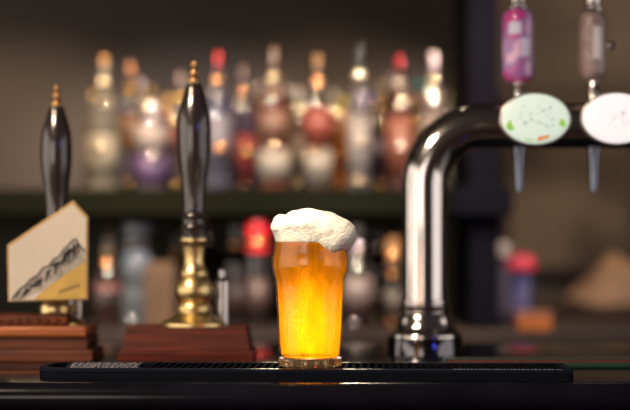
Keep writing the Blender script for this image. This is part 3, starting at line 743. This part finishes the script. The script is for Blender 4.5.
# ------------------------------------------------------------------ windows behind the camera side
def window(nm, axis, pos, a0, a1, z0, z1, power, col, inward):
    bm = NB(); fw = .05
    def bb(u0, u1, v0, v1):
        if axis == 'x': box(bm, pos, pos + inward * .05, u0, u1, v0, v1)
        else: box(bm, u0, u1, pos, pos + inward * .05, v0, v1)
    bb(a0 - fw, a1 + fw, z1, z1 + fw); bb(a0 - fw, a1 + fw, z0 - fw, z0); bb(a0 - fw, a0, z0, z1); bb(a1, a1 + fw, z0, z1); 
    bb((a0 + a1) / 2 - .015, (a0 + a1) / 2 + .015, z0, z1)
    structure(nm, bm, mat(nm + '_frame', (.3, .25, .2), rough=.5))
    ld = bpy.data.lights.new(nm + '_daylight', 'AREA'); ld.shape = 'RECTANGLE'; ld.size = a1 - a0; ld.size_y = z1 - z0
    ld.energy = power; ld.color = col
    o = bpy.data.objects.new(nm + '_daylight', ld); COL.objects.link(o)
    c = (a0 + a1) / 2; zc = (z0 + z1) / 2
    o.location = (pos + inward * .03, c, zc) if axis == 'x' else (c, pos + inward * .03, zc)
    n = Vector((inward, 0, 0)) if axis == 'x' else Vector((0, inward, 0))
    o.rotation_euler = n.to_track_quat('-Z', 'Y').to_euler()
window('window_1', 'x', RX0, -2.6, 2.4, .7, 2.4, 46, (1, .86, .72), 1)
window('window_2', 'y', RY0, -2.7, -.75, .8, 2.4, 26, (1, .86, .74), 1)
window('window_3', 'x', RX1, -1.6, 2.2, .8, 2.4, 20, (1, .90, .84), -1)

# ------------------------------------------------------------------ lamps
def spot(nm, loc, target, power, col, ang=40, blend=.6, rad=.03):
    ld = bpy.data.lights.new(nm, 'SPOT'); ld.energy = power; ld.color = col; ld.spot_size = math.radians(ang); ld.spot_blend = blend; ld.shadow_soft_size = rad
    o = bpy.data.objects.new(nm, ld); COL.objects.link(o); o.location = loc
    o.rotation_euler = (Vector(target) - Vector(loc)).to_track_quat('-Z', 'Y').to_euler()
def point(nm, loc, power, col, rad=.03):
    ld = bpy.data.lights.new(nm, 'POINT'); ld.energy = power; ld.color = col; ld.shadow_soft_size = rad
    o = bpy.data.objects.new(nm, ld); COL.objects.link(o); o.location = loc
WARM = (1, .70, .42)
spot('counter_lamp_key', (-.9, .5, 2.5), (GX, GY, CT + .12), 105, (1, .80, .60), 38, .6, .10)
spot('beer_fill_back', (.06, 2.75, 2.35), (GX, GY, CT + .06), 25, (1, .80, .55), 16, .8, .05)  # added spot without a fixture, lights the beer from behind
spot('beer_fill_back_low', (-.03, 2.70, 1.75), (GX, GY, CT + .032), 760, (1, .82, .55), 5.2, 1, .03)  # added narrow spot, makes the lower beer glow; no such lamp built
spot('foam_fill', (-.7, .45, 2.3), (X(305, 1.6), GY - .01, CT + .167), 260, (1, .88, .74), 3.6, 1, .04)  # added narrow spot that only brightens the foam
spot('pump_lamp', (-.9, .9, 2.5), (-.2, 1.85, CT + .05), 30, WARM, 40, .6, .05)
for i, (x, y, z, p) in enumerate(((-.75, 2.2, 2.3, 150), (-.30, 2.1, 2.0, 105), (.05, 2.3, 2.4, 130), (.40, 2.15, 2.1, 105))):
    spot('shelf_lamp_%d' % i, (x, y, z), (x * .9, 3.05, 1.30), p, (1, .70, .42) if i % 2 == 0 else (1, .84, .74), 50, .7, .02)
spot('wall_wash_lamp', (-1.25, 2.9, 2.75), (-.55, 3.36, 1.8), 20, (1, .72, .5), 90, .8, .05)
spot('picture_lamp', (.9, 3.5, 2.6), (.85, 4.6, 1.3), 55, (1, .74, .50), 70, .8, .05)
point('violet_bar_neon', (1.3, -.4, 1.9), 6, (.10, .12, 1), .06)
w = bpy.data.worlds.new('dim_bar'); SC.world = w; w.use_nodes = True
w.node_tree.nodes['Background'].inputs[0].default_value = (.05, .045, .05, 1); w.node_tree.nodes['Background'].inputs[1].default_value = .3

# ------------------------------------------------------------------ camera
cd = bpy.data.cameras.new('camera'); cam = bpy.data.objects.new('camera', cd); COL.objects.link(cam)
cam.location = (0, 0, ZC); cam.rotation_euler = (PI / 2 + TILT, 0, 0)
cd.sensor_width = 36; cd.lens = 85; cd.dof.use_dof = True; cd.dof.focus_distance = 1.585; cd.dof.aperture_fstop = 2.35
cd.clip_start = .05
SC.camera = cam
SC.view_settings.view_transform = 'Standard'; SC.view_settings.look = 'None'
SC.view_settings.exposure = 0; SC.view_settings.gamma = 1; SC.view_settings.use_curve_mapping = False
